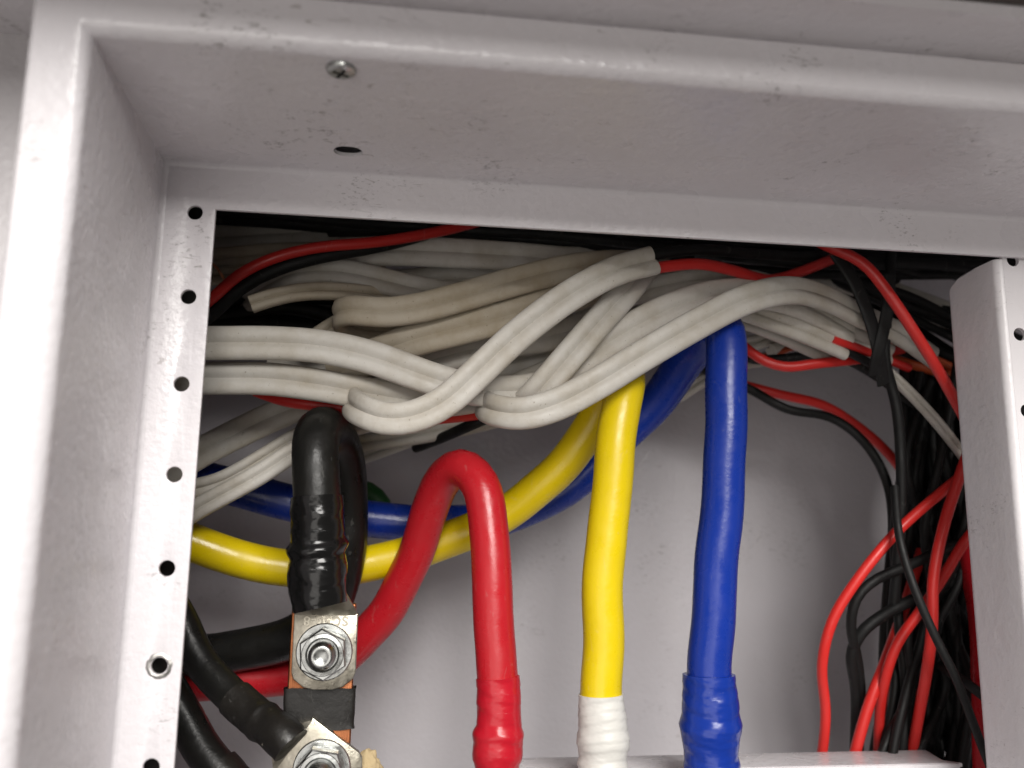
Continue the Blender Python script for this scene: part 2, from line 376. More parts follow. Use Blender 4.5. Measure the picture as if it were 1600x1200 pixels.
ri = arc(PX + 2.6 * MM, PD - 2.6 * MM, 1.4 * MM, 90, 180, 5) + [(PX + 1.2 * MM, PD * f) for f in (.89, .83, .76, .68, .6, .5, .4)] + [(PX + 1.2 * MM, 4.6 * MM), (PX + 2.4 * MM, 3.58 * MM)]
pr = ro + ri
bm = bmesh.new()
A = [bm.verts.new((x, y, ZB)) for x, y in pr]; B = [bm.verts.new((x, y, .02)) for x, y in pr]
zp = at(1520, 398, PD).z; RR = 13 * MM; y0p = PD - RR
for v, (x, y) in zip(B, pr): v.co.z = zp - (RR - math.sqrt(max(0, RR * RR - min(RR, max(0, y - y0p)) ** 2))) * .62
for i in range(len(pr)): bm.faces.new((A[i], A[(i + 1) % len(pr)], B[(i + 1) % len(pr)], B[i]))
bm.faces.new(A[::-1]); bm.faces.new(B)
link('side_face', from_bm(bm, 35), POSTM, post)

# folded white bracket along the bottom
f0 = at(700, 1199, 56); f1 = at(1440, 1192, 56); zt = at(1200, 1198, 56).z
yb = 76 * MM; x1b = at(1446, 1180, 76).x; x1f = at(1500, 1199, 56).x; x0b = at(775, 1190, 56).x
me = plate([(x0b, 56 * MM), (x1f, 56 * MM), (x1f - .004, 60 * MM), (x1b, yb), (x0b, yb)], [], 1.5 * MM, lambda u, v, q: Vector((u, v, zt - .75 * MM + q)), .3 * MM)
br = empty('bottom_bracket', 'folded white metal bracket at the bottom edge behind the coloured cables', 'bracket')
link('top_plate', me, PAINT, br)
link('front_plate', boxm(x0b, x1f - .0005, 55 * MM, 55.99 * MM, zt - .06, zt - .2 * MM, .0003), PAINT, br)

# ------------------------------------------------------------------ cables
def pts(P): return [at(*p) for p in P]
def lumpy(r, amp=.02, freq=60, seed=0, ov=0.0):
    def f(s, th, t):
        return 1 + amp * mnoise.noise(Vector((s * freq + seed, math.cos(th) * .6, math.sin(th) * .6))) + ov * math.cos(2 * th + seed)
    return f
def round_cable(P, rpx, ref, step=.003, nseg=22, amp=.022, seed=0, jitter=.0009, r=None):
    C = relax(catmull(pts(P), step), 2)
    for i in range(1, len(C) - 1):
        C[i] = C[i] + Vector((mnoise.noise(Vector((i * .15, seed, 1))), 0, mnoise.noise(Vector((i * .15, seed, 5))))) * jitter
    rr = r or size(rpx, at(*P[ref]))
    return C, rr, sweep(C, ring(rr, nseg), rfun=lumpy(rr, amp, 45, seed))
def subpath(C, test):
    return [c for c in C if test(c)]
def wrap(C, r, ext=.0011, bulges=(), wraps=4.2 * MM, slant=.35, seed=0, nseg=36, lean=.0, saw=.014, wr=.034):
    """tape wound over a stretch of cable; bulges: (position 0..1, width, height in r)"""
    C2 = [C[0]]
    for i in range(len(C) - 1):
        for k in range(1, 7): C2.append(C[i].lerp(C[i + 1], k / 6))
    C2 = relax(C2, 4)
    def f(s, th, t):
        k = 1 + ext / r
        ph = (s + slant * r * math.cos(th + seed)) / wraps
        k += saw * (ph % 1.0)
        for b, wd, h in bulges: k += h * math.exp(-((t - b + lean * .02 * math.cos(th + 1)) / wd) ** 2)
        k += wr * mnoise.noise(Vector((s * 210 + seed * 7, math.cos(th) * 1.2, math.sin(th) * 1.2)))
        k += .014 * mnoise.noise(Vector((s * 600 + seed * 7, math.cos(th) * 3, math.sin(th) * 3)))
        return k
    return sweep(C2, ring(r, nseg), rfun=f)
def finish(root, parts):
    for o in parts: local(o, root)

# heavy red phase cable
P = [(180, 1100, 97), (300, 1066, 94), (430, 1062, 92), (535, 1028, 87), (600, 962, 80), (643, 882, 72), (670, 800, 63), (690, 750, 55), (720, 728, 47), (750, 754, 41), (764, 830, 38), (768, 900, 36), (773, 980, 35), (777, 1060, 34), (779, 1140, 34), (780, 1270, 34)]
C, r, me = round_cable(P, 31.5, 11, seed=2)
rt = empty('power_cable', 'thick glossy red power cable looping over and down, left of the yellow one', 'cable', 'heavy phase cables', at(779, 1200, 34))
s1 = link('sheath', me, RED, rt)
zt1 = at(777, 1048, 34).z
seg = [c for i, c in enumerate(C) if c.z < zt1 and i > len(C) * .6]
s2 = link('tape_wrap', wrap(seg, r, .0003, ((.42, .05, .15), (.55, .10, .16), (.68, .035, -.04)), 5.5 * MM, .45, 3, saw=.028), TRED, rt)
finish(rt, (s1, s2))
# heavy yellow phase cable
P = [(180, 790, 74), (300, 847, 78), (400, 880, 80), (500, 890, 80), (600, 876, 80), (700, 844, 78), (800, 795, 74), (870, 738, 68), (925, 665, 61), (955, 606, 53), (968, 582, 46), (976, 586, 40), (974, 615, 35), (965, 680, 33), (956, 770, 33), (946, 860, 33), (941, 940, 33), (941, 1010, 33), (939, 1070, 33), (942, 1150, 33), (943, 1270, 33)]
C, r, me = round_cable(P, 31.5, 14, seed=9, jitter=.0010)
rt = empty('power_cable', 'thick yellow power cable dropping from behind white cables, white tape at its foot', 'cable', 'heavy phase cables', at(940, 1200, 33))
s1 = link('sheath', me, YEL, rt)
zt1 = at(939, 1072, 33).z
seg = [c for i, c in enumerate(C) if c.z < zt1 and i > len(C) * .6]
s2 = link('tape_wrap', wrap(seg, r, .0003, ((.20, .09, .08), (.40, .11, .20), (.60, .05, .12)), 2.9 * MM, .3, 5, saw=.042), TWHT, rt)
finish(rt, (s1, s2))
# heavy blue phase cable
P = [(180, 705, 92), (310, 745, 95), (440, 783, 98), (560, 808, 100), (680, 818, 100), (800, 805, 98), (880, 765, 92), (960, 695, 84), (1030, 620, 73), (1085, 548, 59), (1118, 508, 46), (1132, 512, 38), (1135, 560, 35), (1134, 640, 34), (1130, 760, 34), (1122, 870, 34), (1113, 960, 34), (1108, 1040, 34), (1110, 1120, 34), (1114, 1270, 34)]
C, r, me = round_cable(P, 33, 14, seed=16, jitter=.0008)
rt = empty('power_cable', 'thick blue power cable hanging straight down, right of the yellow one', 'cable', 'heavy phase cables', at(1111, 1200, 34))
s1 = link('sheath', me, BLUE, rt)
zt1 = at(1108, 1046, 34).z
seg = [c for i, c in enumerate(C) if c.z < zt1 and i > len(C) * .6]
s2 = link('tape_wrap', wrap(seg, r, .0012, ((.20, .08, .08), (.38, .09, .20), (.50, .04, .05), (.66, .05, .07)), 4.4 * MM, .5, 8, lean=1, saw=.03), TBLU, rt)
finish(rt, (s1, s2))

# busbar with two bolted lugs
BY = 38.0                                            # busbar front face
cB = at(502, 1040, BY); hwB = size(50, cB); ztop = at(505, 943, BY).z
bus = empty('copper_busbar', 'upright flat copper busbar with a black insulating band', 'busbar', loc=Vector((cB.x, BY * MM, -.35)))
b1 = link('bar', boxm(cB.x - hwB, cB.x + hwB, BY * MM, (BY + 4) * MM, -.35, ztop, .0005), COPPER, bus)
zb0, zb1 = at(500, 1141, BY - 1).z, at(500, 1076, BY - 1).z
# heat shrink band: a slightly crumpled sleeve
bm = bmesh.new(); nu, nv = 48, 12; x_, y_ = hwB + .9 * MM, 2.9 * MM; G = []
for j in range(nv + 1):
    row = []
    for i in range(nu):
        a = 2 * math.pi * i / nu; c, s_ = math.cos(a), math.sin(a)
        px_ = x_ * math.copysign(abs(c) ** .22, c); py_ = y_ * math.copysign(abs(s_) ** .22, s_)
        z = zb0 + (zb1 - zb0) * j / nv
        if j in (0, nv): z += .5 * MM * mnoise.noise(Vector((px_ * 260, py_ * 200, j)))
        k = 1 + .02 * mnoise.noise(Vector((px_ * 150, z * 260, py_ * 90))) + (.02 if j in (0, nv) else 0)
        row.append(bm.verts.new((cB.x + px_ * k, (BY + 2) * MM + py_ * k, z)))
    G.append(row)
for j in range(nv):
    for i in range(nu): bm.faces.new((G[j][i], G[j][(i + 1) % nu], G[j + 1][(i + 1) % nu], G[j + 1][i]))
b2 = link('insulating_band', from_bm(bm, 60), SHRINK, bus)
finish(bus, (b1, b2))

def lug(root, c, ang, front, text=False, nk=(.97, .80, .55)):
    """crimp lug: palm centred on c in the XZ plane, barrel towards angle ang; front = Y of its face in mm"""
    d = Vector((math.cos(ang), 0, math.sin(ang))); e = Vector((d.z, 0, -d.x)); out = []
    hw = 9.3 * MM; th = 3.0 * MM; a, b_ = 10.8 * MM, 10.9 * MM
    lp = [(-hw, a), (-hw * 1.0, -b_ * .55), (-hw * .93, -b_ * .72), (-hw * .62, -b_ * .93), (-hw * .3, -b_), (hw * .3, -b_), (hw * .62, -b_ * .93), (hw * .93, -b_ * .72), (hw, -b_ * .55), (hw, a)]
    f = lambda u, v, q: Vector((c.x, front * MM + th / 2, c.z)) + e * u + d * v + Vector((0, q, 0))
    out.append(link('palm', plate(lp, [], th, f, .35 * MM), TIN, root))
    bm = bmesh.new()
    def P3(u, v, y): return Vector((c.x, y, c.z)) + e * u + d * v
    y0 = front * MM
    secs = [(a - .05 * MM, hw * .97, y0 + .02 * MM, y0 + th * .97), (a + 1.6 * MM, hw * nk[0], y0 - .5 * MM, y0 + th * .97), (a + 4.0 * MM, hw * nk[1], y0 - 3.0 * MM, y0 + th * .6), (a + 8 * MM, hw * nk[2], y0 - 5.2 * MM, y0 - .5 * MM)]
    R_ = [[bm.verts.new(P3(u, v, y)) for u, y in ((-h, ya), (-h * .55, ya - .0004), (h * .55, ya - .0004), (h, ya), (h, yb_), (-h, yb_))] for v, h, ya, yb_ in secs]
    for A_, B_ in zip(R_[:-1], R_[1:]):
        for i in range(6): bm.faces.new((A_[i], A_[(i + 1) % 6], B_[(i + 1) % 6], B_[i]))
    bm.faces.new(R_[0][::-1]); bm.faces.new(R_[-1])
    out.append(link('neck', from_bm(bm, 28), TIN, root))
    if text:
        cu = bpy.data.curves.new('t', 'FONT'); cu.body = 'SC50-8'; cu.size = 4.0 * MM; cu.align_x = 'CENTER'; cu.align_y = 'CENTER'; cu.extrude = .2 * MM; cu.bevel_depth = .06 * MM; cu.space_character = 1.15; cu.offset = .07 * MM
        o = bpy.data.objects.new('t', cu); COL.objects.link(o)
        me_ = bpy.data.meshes.new_from_object(o.evaluated_get(bpy.context.evaluated_depsgraph_get())); bpy.data.objects.remove(o)
        # stamped upside down: read from the palm's free end
        for v in me_.vertices: v.co = Vector((c.x, front * MM - v.co.z, c.z)) + (-e * v.co.x) + (-d * v.co.y) + d * 9.2 * MM
        bm = bmesh.new(); bm.from_mesh(me_); out.append(link('stamped_size_code', from_bm(bm, 30), TIN, root))
    return out
def bolt(name, label, c, front, turn, group):
    rt_ = empty(name, label, 'bolt', group, Vector((c.x, front * MM, c.z)))
    ax = Vector((0, -1, 0)); o_ = Vector((c.x, front * MM, c.z)); xa = Vector((0, 0, 1)); out = []
    out.append(link('flat_washer', from_bm(lathe([(8.3 * MM, -.0 * MM), (8.5 * MM, .25 * MM), (8.5 * MM, 1.1 * MM), (8.2 * MM, 1.4 * MM), (4.2 * MM, 1.4 * MM)], 48, o_ + ax * .01 * MM, ax, xa)), ZINC, rt_))
    out.append(link('spring_washer', from_bm(lathe([(6.5 * MM, 0), (6.7 * MM, .2 * MM), (6.7 * MM, 1.7 * MM), (6.5 * MM, 1.9 * MM), (4.2 * MM, 1.9 * MM)], 40, o_ + ax * 1.43 * MM, ax, xa)), ZINC, rt_))
    bm = lathe([(7.45 * MM, 0), (7.6 * MM, .3 * MM), (7.6 * MM, 5.2 * MM), (7.1 * MM, 5.6 * MM)], 6, o_ + ax * 3.35 * MM, ax, xa, turn)
    nut = link('hex_nut', from_bm(bm, 20), ZINC, rt_); out.append(nut)
    out.append(link('nut_chamfer', from_bm(lathe([(6.2 * MM, 0), (6.0 * MM, .3 * MM), (5.0 * MM, .45 * MM), (4.5 * MM, .1 * MM), (4.2 * MM, -.3 * MM)], 40, o_ + ax * 8.96 * MM, ax, xa)), ZINC, nut))
    pr_ = []; h = 0
    while h < 4.6: pr_ += [(3.62 * MM, h * MM), (3.98 * MM, (h + .32) * MM), (3.98 * MM, (h + .62) * MM), (3.62 * MM, (h + .95) * MM)]; h += 1.25
    pr_ += [(3.5 * MM, (h + .1) * MM), (3.2 * MM, (h + .75) * MM), (2.6 * MM, (h + 1.0) * MM), (1.9 * MM, (h + .72) * MM), (.8 * MM, (h + .45) * MM), (0, (h + .4) * MM)]
    out.append(link('threaded_shank', from_bm(lathe(pr_, 36, o_ + ax * 8.2 * MM, ax, xa), 50), ZINC, rt_))
    for o in out: local(o, rt_)
    return rt_
LF = BY - 3.1                                        # lug face
c1 = at(507, 1018, LF)
# heavy black cable with its tape and lug
P = [(180, 1000, 92), (310, 1022, 88), (390, 1014, 84), (470, 990, 78), (516, 945, 74), (536, 880, 70), (543, 800, 67), (537, 728, 60), (521, 680, 51), (503, 668, 41), (494, 692, 33), (494, 760, 30), (496, 850, 30), (501, 949, 29.5)]
C, r, me = round_cable(P, 37, 11, seed=4)
rt = empty('power_cable', 'thick black power cable bent over and taped down to the upper lug on the busbar', 'cable', 'black earth cables', c1)
s1 = link('sheath', me, BLK, rt)
zt1 = at(494, 772, 30).z
seg = [c for i, c in enumerate(C) if c.z < zt1 and i > len(C) * .75]
s2 = link('tape_wrap', wrap(seg, r, .0006, ((.18, .10, .02), (.45, .05, .14), (.62, .16, .11), (.8, .1, .06), (.53, .02, -.05)), 7 * MM, .9, 2, lean=2.5, saw=.03, wr=.06), TBLK, rt)
ps = lug(rt, c1, math.radians(90), LF, True)
finish(rt, [s1, s2] + ps)
bolt('lug_bolt', 'zinc bolt and hex nut clamping the upper lug to the busbar', c1, LF, math.radians(4), 'busbar bolts')
# second black cable: comes from the lower left into the lower lug
c2 = at(503, 1200, LF)
P = [(225, 880, 62), (283, 968, 58), (322, 1045, 53), (368, 1094, 47), (412, 1129, 39), (440, 1153, 32.0), (455, 1165, 31.0)]
C, r, me = round_cable(P, 26.5, 3, seed=7)
rt = empty('power_cable', 'black cable with heat shrink end running to the lower lug on the busbar', 'cable', 'black earth cables', c2)
s1 = link('sheath', me, BLK, rt)
x_s = at(366, 1094, 47).x
seg = [c for c in C if c.x > x_s]
s2 = link('heat_shrink_sleeve', wrap(seg, r, .0005, ((.50, .05, .08), (.62, .06, -.03), (.85, .12, .03)), 30 * MM, .1, 6), SHRINK, rt)
ps = lug(rt, c2, math.atan2(c2.z * 0 + at(446, 1157, LF).z - c2.z, at(446, 1157, LF).x - c2.x), LF, nk=(.80, .50, .40))
finish(rt, [s1, s2] + ps)
bolt('lug_bolt', 'zinc bolt and hex nut clamping the lower lug, cut by the bottom edge', c2, LF, math.radians(20), 'busbar bolts')
P = [(225, 990, 70), (272, 1095, 66), (312, 1165, 61), (350, 1215, 57), (420, 1290, 52)]
C, r, me = round_cable(P, 29, 2, seed=12)
rt = empty('power_cable', 'black cable lowest in the left corner, beside the perforated flange', 'cable', 'black earth cables', at(350, 1215, 57))
s1 = link('sheath', me, BLK, rt)
x_s = at(330, 1190, 58).x
s2 = link('heat_shrink_sleeve', wrap([c for c in C if c.x > x_s], r, .0009, (), 30 * MM, .1, 6), SHRINK, rt)
finish(rt, [s1, s2])

# ---- flat twin white cables: (label, material, [(px, py, Y)], half width px, reference index, twist(t), half thickness mm, cut cores)
def flat(label, P, hwpx, ref, mat=WHITE, tw=None, ht=2.1, group='white flat cables', cores=None, seed=0, groove=.50):
    C = relax(catmull(pts(P), .0022), 3)
    p = at(*P[ref]); hw = size(hwpx, p)
    k = min(range(len(C)), key=lambda i: (C[i] - p).length)
    f = lambda s, th, t: 1 + .025 * mnoise.noise(Vector((s * 40 + seed * 3.7, math.cos(th) * .4, math.sin(th) * .4)))
    me_ = sweep(C, flat_prof(hw, ht * MM, groove), wref=k, rfun=f, twist=tw)
    if not cores:
        o = link('white_cable', me_, mat); tag(o, label, 'cable', group); return recenter(o)
    rt_ = empty('white_cable', label, 'cable', group, C[0])
    out = [link('sheath', me_, mat, rt_)]
    for nm, cm, Pc, rp in cores:
        Cc = relax(catmull(pts(Pc), .003), 2); out.append(link(nm, sweep(Cc, ring(rp * MM, 12)), cm, rt_))
    finish(rt_, out); return rt_
LT = lambda a, b: (lambda t: a + (b - a) * t)
flat('white flat cable with cut end showing red and black cores, hooked at lower left', [(1021, 407, 26), (960, 424, 22), (890, 462, 20), (810, 522, 19), (745, 583, 19), (695, 628, 19), (645, 652, 19), (600, 655, 20), (568, 643, 24), (551, 633, 32), (553, 622, 43), (585, 612, 53), (660, 600, 60)], 25, 3, seed=1,
     cores=[('red_core', REDW, [(990, 424, 27), (1030, 418, 27.5), (1090, 412, 32), (1150, 424, 39), (1200, 438, 46), (1250, 425, 52), (1300, 405, 58)], 2.0), ('black_core', BLKW, [(985, 405, 27), (1022, 398, 28), (1090, 390, 34), (1160, 395, 44), (1240, 400, 56), (1330, 400, 66)], 2.0)])
flat('long white flat cable in front, hooked under the bundle and arching over the blue cable', [(1460, 560, 64), (1405, 522, 58), (1345, 494, 50), (1290, 466, 40), (1235, 453, 31), (1170, 466, 25), (1090, 506, 22), (1010, 552, 21), (935, 598, 21), (870, 632, 21), (815, 647, 22), (778, 643, 26), (756, 634, 34), (760, 623, 45), (795, 608, 54), (860, 580, 60)], 25, 7, seed=2)
flat('short white flat cable crossing diagonally under the long front one', [(1010, 415, 44), (985, 448, 36), (940, 498, 31), (893, 552, 30), (850, 602, 30), (822, 632, 34), (812, 636, 40)], 24, 3, seed=3)
flat('white flat cable just above and parallel to the long front one', [(830, 625, 48), (868, 592, 41), (920, 556, 37), (990, 512, 37), (1055, 480, 38), (1120, 461, 40), (1190, 460, 44), (1260, 480, 50), (1330, 520, 58)], 26, 3, seed=4)
flat('topmost of two bright white flat cables entering at the left flange', [(180, 530, 34), (322, 536, 31), (420, 536, 30), (500, 541, 30), (580, 558, 30), (650, 583, 30), (720, 605, 31), (800, 612, 35), (870, 600, 44)], 27, 2, seed=5)
flat('lower of two bright white flat cables entering at the left flange', [(180, 586, 40), (320, 591, 37), (420, 592, 36), (500, 602, 36), (580, 616, 37), (650, 627, 38), (720, 624, 42), (800, 608, 52)], 26, 2, seed=6)
flat('cream white flat cable curled back on itself near the middle left', [(700, 520, 66), (600, 520, 62), (545, 512, 56), (524, 492, 49), (545, 484, 43), (600, 488, 41), (660, 480, 40), (720, 464, 40), (800, 441, 40), (880, 421, 43), (950, 412, 50), (1000, 412, 62)], 24, 7, CREAM, seed=7)
flat('cream white flat cable under the curled one, rising to the right', [(520, 590, 60), (590, 552, 50), (650, 530, 46), (720, 512, 45), (800, 492, 44), (870, 470, 45), (930, 450, 49), (1010, 425, 56)], 27, 3, CREAM, seed=8)
flat('stripped stub of cream flat cable with a square cut end at upper left', [(392, 476, 50), (425, 465, 50), (470, 456, 51), (530, 455, 53), (600, 462, 58), (680, 470, 66)], 14, 2, CREAM, ht=2.0, seed=9)
flat('grey white flat cable arching down behind the stripped stub', [(330, 505, 116), (378, 474, 96), (420, 447, 74), (460, 428, 60), (520, 424, 58), (590, 437, 57), (650, 452, 58), (720, 462, 62), (820, 470, 70)], 22, 3, seed=10, tw=LT(.3, -.3))
flat('grey white flat cable running level under the upper red wire', [(430, 440, 74), (480, 412, 70), (540, 396, 66), (620, 392, 64), (720, 396, 64), (820, 402, 66), (900, 408, 70), (1000, 400, 78)], 24, 4, seed=11)
flat('dim white flat cable highest in the upper left corner', [(180, 372, 84), (330, 372, 82), (430, 366, 82), (540, 362, 84), (640, 364, 88), (760, 378, 96), (900, 400, 108), (1100, 430, 124)], 27, 2, seed=12)
flat('dim white flat cable second from the top at the left', [(180, 408, 76), (335, 405, 75), (420, 398, 76), (500, 396, 80), (600, 410, 88)], 18, 2, CREAM, seed=13)
flat('dim cream cable at the left edge under the red wire', [(180, 440, 72), (335, 432, 72), (400, 428, 76), (470, 430, 84), (560, 440, 92)], 14, 1, CREAM, seed=14)
flat('white flat cable passing behind the crossing hooks in the middle', [(640, 575, 62), (700, 556, 60), (770, 540, 58), (850, 528, 58), (930, 505, 60), (1010, 470, 62), (1080, 444, 64), (1150, 436, 70)], 24, 3, seed=15)
flat('shaded white flat cable low in the middle of the bundle', [(600, 640, 72), (680, 610, 66), (760, 578, 64), (840, 556, 64), (920, 560, 66), (1000, 548, 72)], 25, 2, seed=16)
flat('shaded white flat cable right of the cut end in the middle', [(900, 490, 60), (960, 468, 56), (1030, 448, 54), (1100, 437, 56), (1180, 440, 62), (1270, 470, 72)], 19, 2, seed=17)
flat('buried white flat cable between the curled cable and the left pair', [(470, 545, 66), (505, 520, 62), (545, 498, 66), (600, 500, 80)], 15, 1, CREAM, seed=18)
flat('buried white flat cable at the back of the bundle above the hooks', [(560, 452, 84), (660, 442, 80), (760, 432, 78), (860, 432, 78), (960, 440, 82), (1060, 420, 90)], 25, 2, seed=19)
flat('buried white flat cable at the back of the bundle below the curl', [(420, 560, 86), (520, 556, 80), (620, 535, 78), (720, 515, 78), (820, 508, 80), (940, 520, 86)], 26, 2, seed=20)
# lower left, going down behind the flange
flat('highest of three white cables slanting down behind the left flange', [(215, 770, 84), (305, 712, 78), (370, 678, 74), (440, 645, 72), (520, 618, 74), (600, 600, 80)], 24, 2, seed=21)
flat('middle one of three white cables slanting down behind the left flange', [(200, 770, 70), (305, 763, 69), (350, 750, 69), (400, 722, 69), (460, 685, 70), (520, 655, 74), (590, 640, 82)], 15, 2, seed=22, tw=LT(.5, -.2))
flat('lowest of three white cables slanting down behind the left flange', [(215, 858, 66), (300, 800, 63), (350, 772, 62), (405, 742, 62), (462, 705, 64), (530, 672, 70), (600, 655, 78)], 17, 2, seed=23)
flat('white flat cable passing behind the black cable, below the front hook', [(520, 700, 96), (580, 690, 92), (650, 680, 88), (720, 667, 84), (790, 650, 82), (860, 630, 84)], 15, 2, seed=24)
flat('short grey white cable behind the top of the black cable', [(470, 760, 118), (550, 720, 112), (605, 700, 108), (660, 680, 106)], 12, 1, seed=25)
flat('small white cable end seen between the yellow and blue cables', [(990, 660, 118), (1045, 628, 110), (1085, 602, 104), (1130, 575, 100), (1200, 560, 98)], 11, 2, seed=26)
# fan to the right of the blue cable
flat('white flat cable with slit end and two cores, right of the blue cable', [(1120, 470, 50), (1180, 490, 50), (1235, 510, 52), (1285, 530, 55), (1322, 546, 58)], 18, 2, seed=27,
     cores=[('red_core', REDW, [(1300, 530, 55), (1330, 540, 57), (1360, 552, 62), (1420, 575, 70)], 1.7), ('black_core', BLKW, [(1300, 536, 57), (1345, 560, 60), (1400, 590, 68)], 1.7)])
flat('white flat cable above the slit one, running to the black cable tie', [(1150, 466, 60), (1210, 478, 58), (1270, 500, 58), (1330, 528, 60), (1390, 556, 66)], 20, 2, seed=28)
flat('lower white flat cable fanning out behind the blue one', [(1110, 480, 62), (1170, 500, 62), (1225, 522, 64), (1285, 548, 70), (1340, 560, 78)], 17, 2, seed=29)
flat('dim white cable with blunt end near the grey post', [(1250, 470, 74), (1320, 490, 70), (1370, 505, 68), (1412, 516, 66)], 14, 2, seed=30)
flat('thin white cable slanting down to the grey post', [(1380, 575, 62), (1420, 612, 62), (1460, 655, 62), (1500, 705, 64), (1540, 760, 66)], 9, 2, ht=1.5, seed=31)
flat('pale curled cable stub behind the red wire right of the blue one', [(1150, 540, 92), (1195, 532, 88), (1215, 520, 86), (1222, 536, 84), (1205, 548, 82)], 12, 1, seed=32)
flat('dark grey white cable behind the tie at upper right', [(1230, 420, 96), (1330, 440, 92), (1420, 470, 90), (1500, 500, 92), (1580, 530, 96)], 22, 2, seed=33)

# ---- thin wires
def wire(name, label, P, rmm, mat, group, cat='wire', n=12):
    C = relax(catmull(pts(P), .003), 2)
    o = link(name, sweep(C, ring(rmm * MM, n), rfun=lumpy(1, .02, 60, len(label))), mat); tag(o, label, cat, group); return recenter(o)
GR, GB = 'thin red wires', 'thin black wires'
wire('red_wire', 'red wire sweeping up from the left flange to the top of the opening', [(200, 560, 62), (330, 468, 52), (372, 430, 48), (430, 402, 46), (500, 386, 46), (580, 379, 48), (660, 367, 52), (735, 350, 58), (820, 322, 68)], 1.95, REDW, GR)
wire('red_wire', 'red wire bowing down right of the top, ahead of the post', [(1230, 350, 40), (1300, 388, 34), (1346, 408, 31), (1388, 458, 30), (1428, 518, 31), (1462, 572, 34), (1500, 640, 40), (1545, 720, 46)], 2.0, REDW, GR)
wire('red_wire', 'red wire dipping right of the blue cable below the white fan', [(1100, 500, 76), (1150, 530, 72), (1185, 560, 68), (1225, 574, 66), (1275, 568, 64), (1335, 562, 66), (1410, 545, 74)], 2.0, REDW, GR)
wire('red_wire', 'red and shaded wire crossing the back panel right of the blue cable', [(1060, 570, 108), (1165, 602, 104), (1225, 618, 102), (1285, 632, 102), (1340, 666, 102), (1395, 716, 102), (1440, 790, 104), (1460, 880, 106)], 2.1, REDW, GR)
wire('red_wire', 'red wire half hidden beneath the lower left white cables', [(400, 610, 56), (450, 627, 52), (510, 634, 50), (570, 643, 50), (640, 654, 52), (700, 652, 56), (780, 640, 62), (850, 615, 60), (900, 580, 62)], 2.2, REDW, GR)
wire('red_wire', 'red wire bowing furthest left of the tangle beside the post', [(1540, 715, 62), (1472, 768, 58), (1400, 832, 58), (1340, 905, 60), (1300, 970, 64), (1284, 1040, 70), (1290, 1110, 78), (1284, 1180, 86), (1270, 1250, 90)], 1.95, REDW, GR)
wire('red_wire', 'red wire running close along the grey post down to the bracket', [(1530, 660, 52), (1501, 740, 52), (1475, 820, 52), (1458, 905, 52), (1457, 975, 54), (1448, 1050, 60), (1437, 1110, 70), (1424, 1178, 80), (1405, 1250, 86)], 2.0, REDW, GR)
wire('red_wire', 'red wire crossing the tangle from the post to the lower left', [(1560, 790, 60), (1507, 846, 58), (1478, 895, 60), (1440, 952, 62), (1402, 1005, 66), (1382, 1065, 72), (1374, 1125, 82), (1372, 1230, 92)], 1.9, REDW, GR)
wire('red_wire', 'bright red wire reaching the bracket in the middle of the tangle', [(1440, 860, 84), (1415, 945, 80), (1385, 1030, 76), (1358, 1100, 76), (1335, 1180, 80), (1315, 1260, 84)], 2.1, REDW, GR)
wire('red_wire', 'dull red wire low between black wires in the tangle', [(1450, 880, 96), (1420, 980, 92), (1398, 1060, 90), (1390, 1140, 92), (1385, 1240, 96)], 1.8, REDW, GR)
wire('red_wire', 'dull red wire glimpsed right of the middle of the tangle', [(1470, 900, 92), (1450, 980, 90), (1425, 1040, 88), (1428, 1100, 92), (1450, 1200, 96)], 1.8, REDW, GR)
wire('orange_wire', 'dull orange wire behind the cable tie by the post', [(1330, 510, 84), (1390, 530, 78), (1440, 552, 76), (1500, 580, 78), (1560, 610, 80)], 1.7, ORANGE, GR)
wire('orange_wire', 'lower dull orange wire behind the cable tie by the post', [(1340, 540, 86), (1400, 562, 80), (1460, 580, 78), (1530, 600, 80)], 1.9, ORANGE, GR)
wire('orange_wire', 'thin orange core slanting under the tie towards the post', [(1390, 588, 70), (1420, 612, 68), (1450, 640, 68), (1490, 690, 70), (1530, 750, 74)], 1.0, ORANGE, GR)
wire('orange_wire', 'short orange core lying behind the dipping red wire', [(1190, 560, 92), (1220, 548, 90), (1250, 540, 90), (1290, 535, 92)], 1.4, ORANGE, GR)
wire('copper_strand', 'tiny bare copper strand at the upper left edge of the opening', [(310, 395, 60), (334, 412, 58), (346, 428, 58), (354, 445, 60)], .5, BRIGHT, None, 'strand', 8)
wire('red_cable', 'stout red cable half hidden behind the lower part of the grey post', [(1520, 860, 74), (1541, 960, 64), (1547, 1060, 58), (1549, 1140, 56), (1552, 1260, 56)], 6.3, RED, None, 'cable', 22)
wire('green_cable', 'short dark green cable arch beside the black cable', [(500, 770, 124), (545, 762, 120), (575, 768, 118), (597, 790, 116), (600, 830, 116)], 4.6, GREEN, None, 'cable', 18)
wire('black_wire', 'black wire curving along the back panel right of the blue cable', [(1080, 570, 98), (1168, 606, 95), (1230, 640, 94), (1298, 652, 94), (1350, 690, 92), (1385, 750, 90), (1395, 820, 90), (1388, 900, 90), (1382, 980, 92), (1378, 1080, 94)], 1.9, BLKW, GB)
wire('black_wire', 'black wire looping left at the top of the tangle', [(1540, 835, 70), (1480, 855, 66), (1420, 884, 64), (1370, 904, 64), (1337, 934, 66), (1329, 980, 70), (1338, 1020, 76), (1345, 1080, 84), (1340, 1200, 92)], 1.9, BLKW, GB)
wire('black_wire', 'black wire looping left just under the first loop of the tangle', [(1520, 880, 76), (1450, 925, 72), (1385, 958, 70), (1345, 988, 72), (1330, 1018, 76), (1338, 1080, 84), (1335, 1200, 94)], 2.2, BLKW, GB)
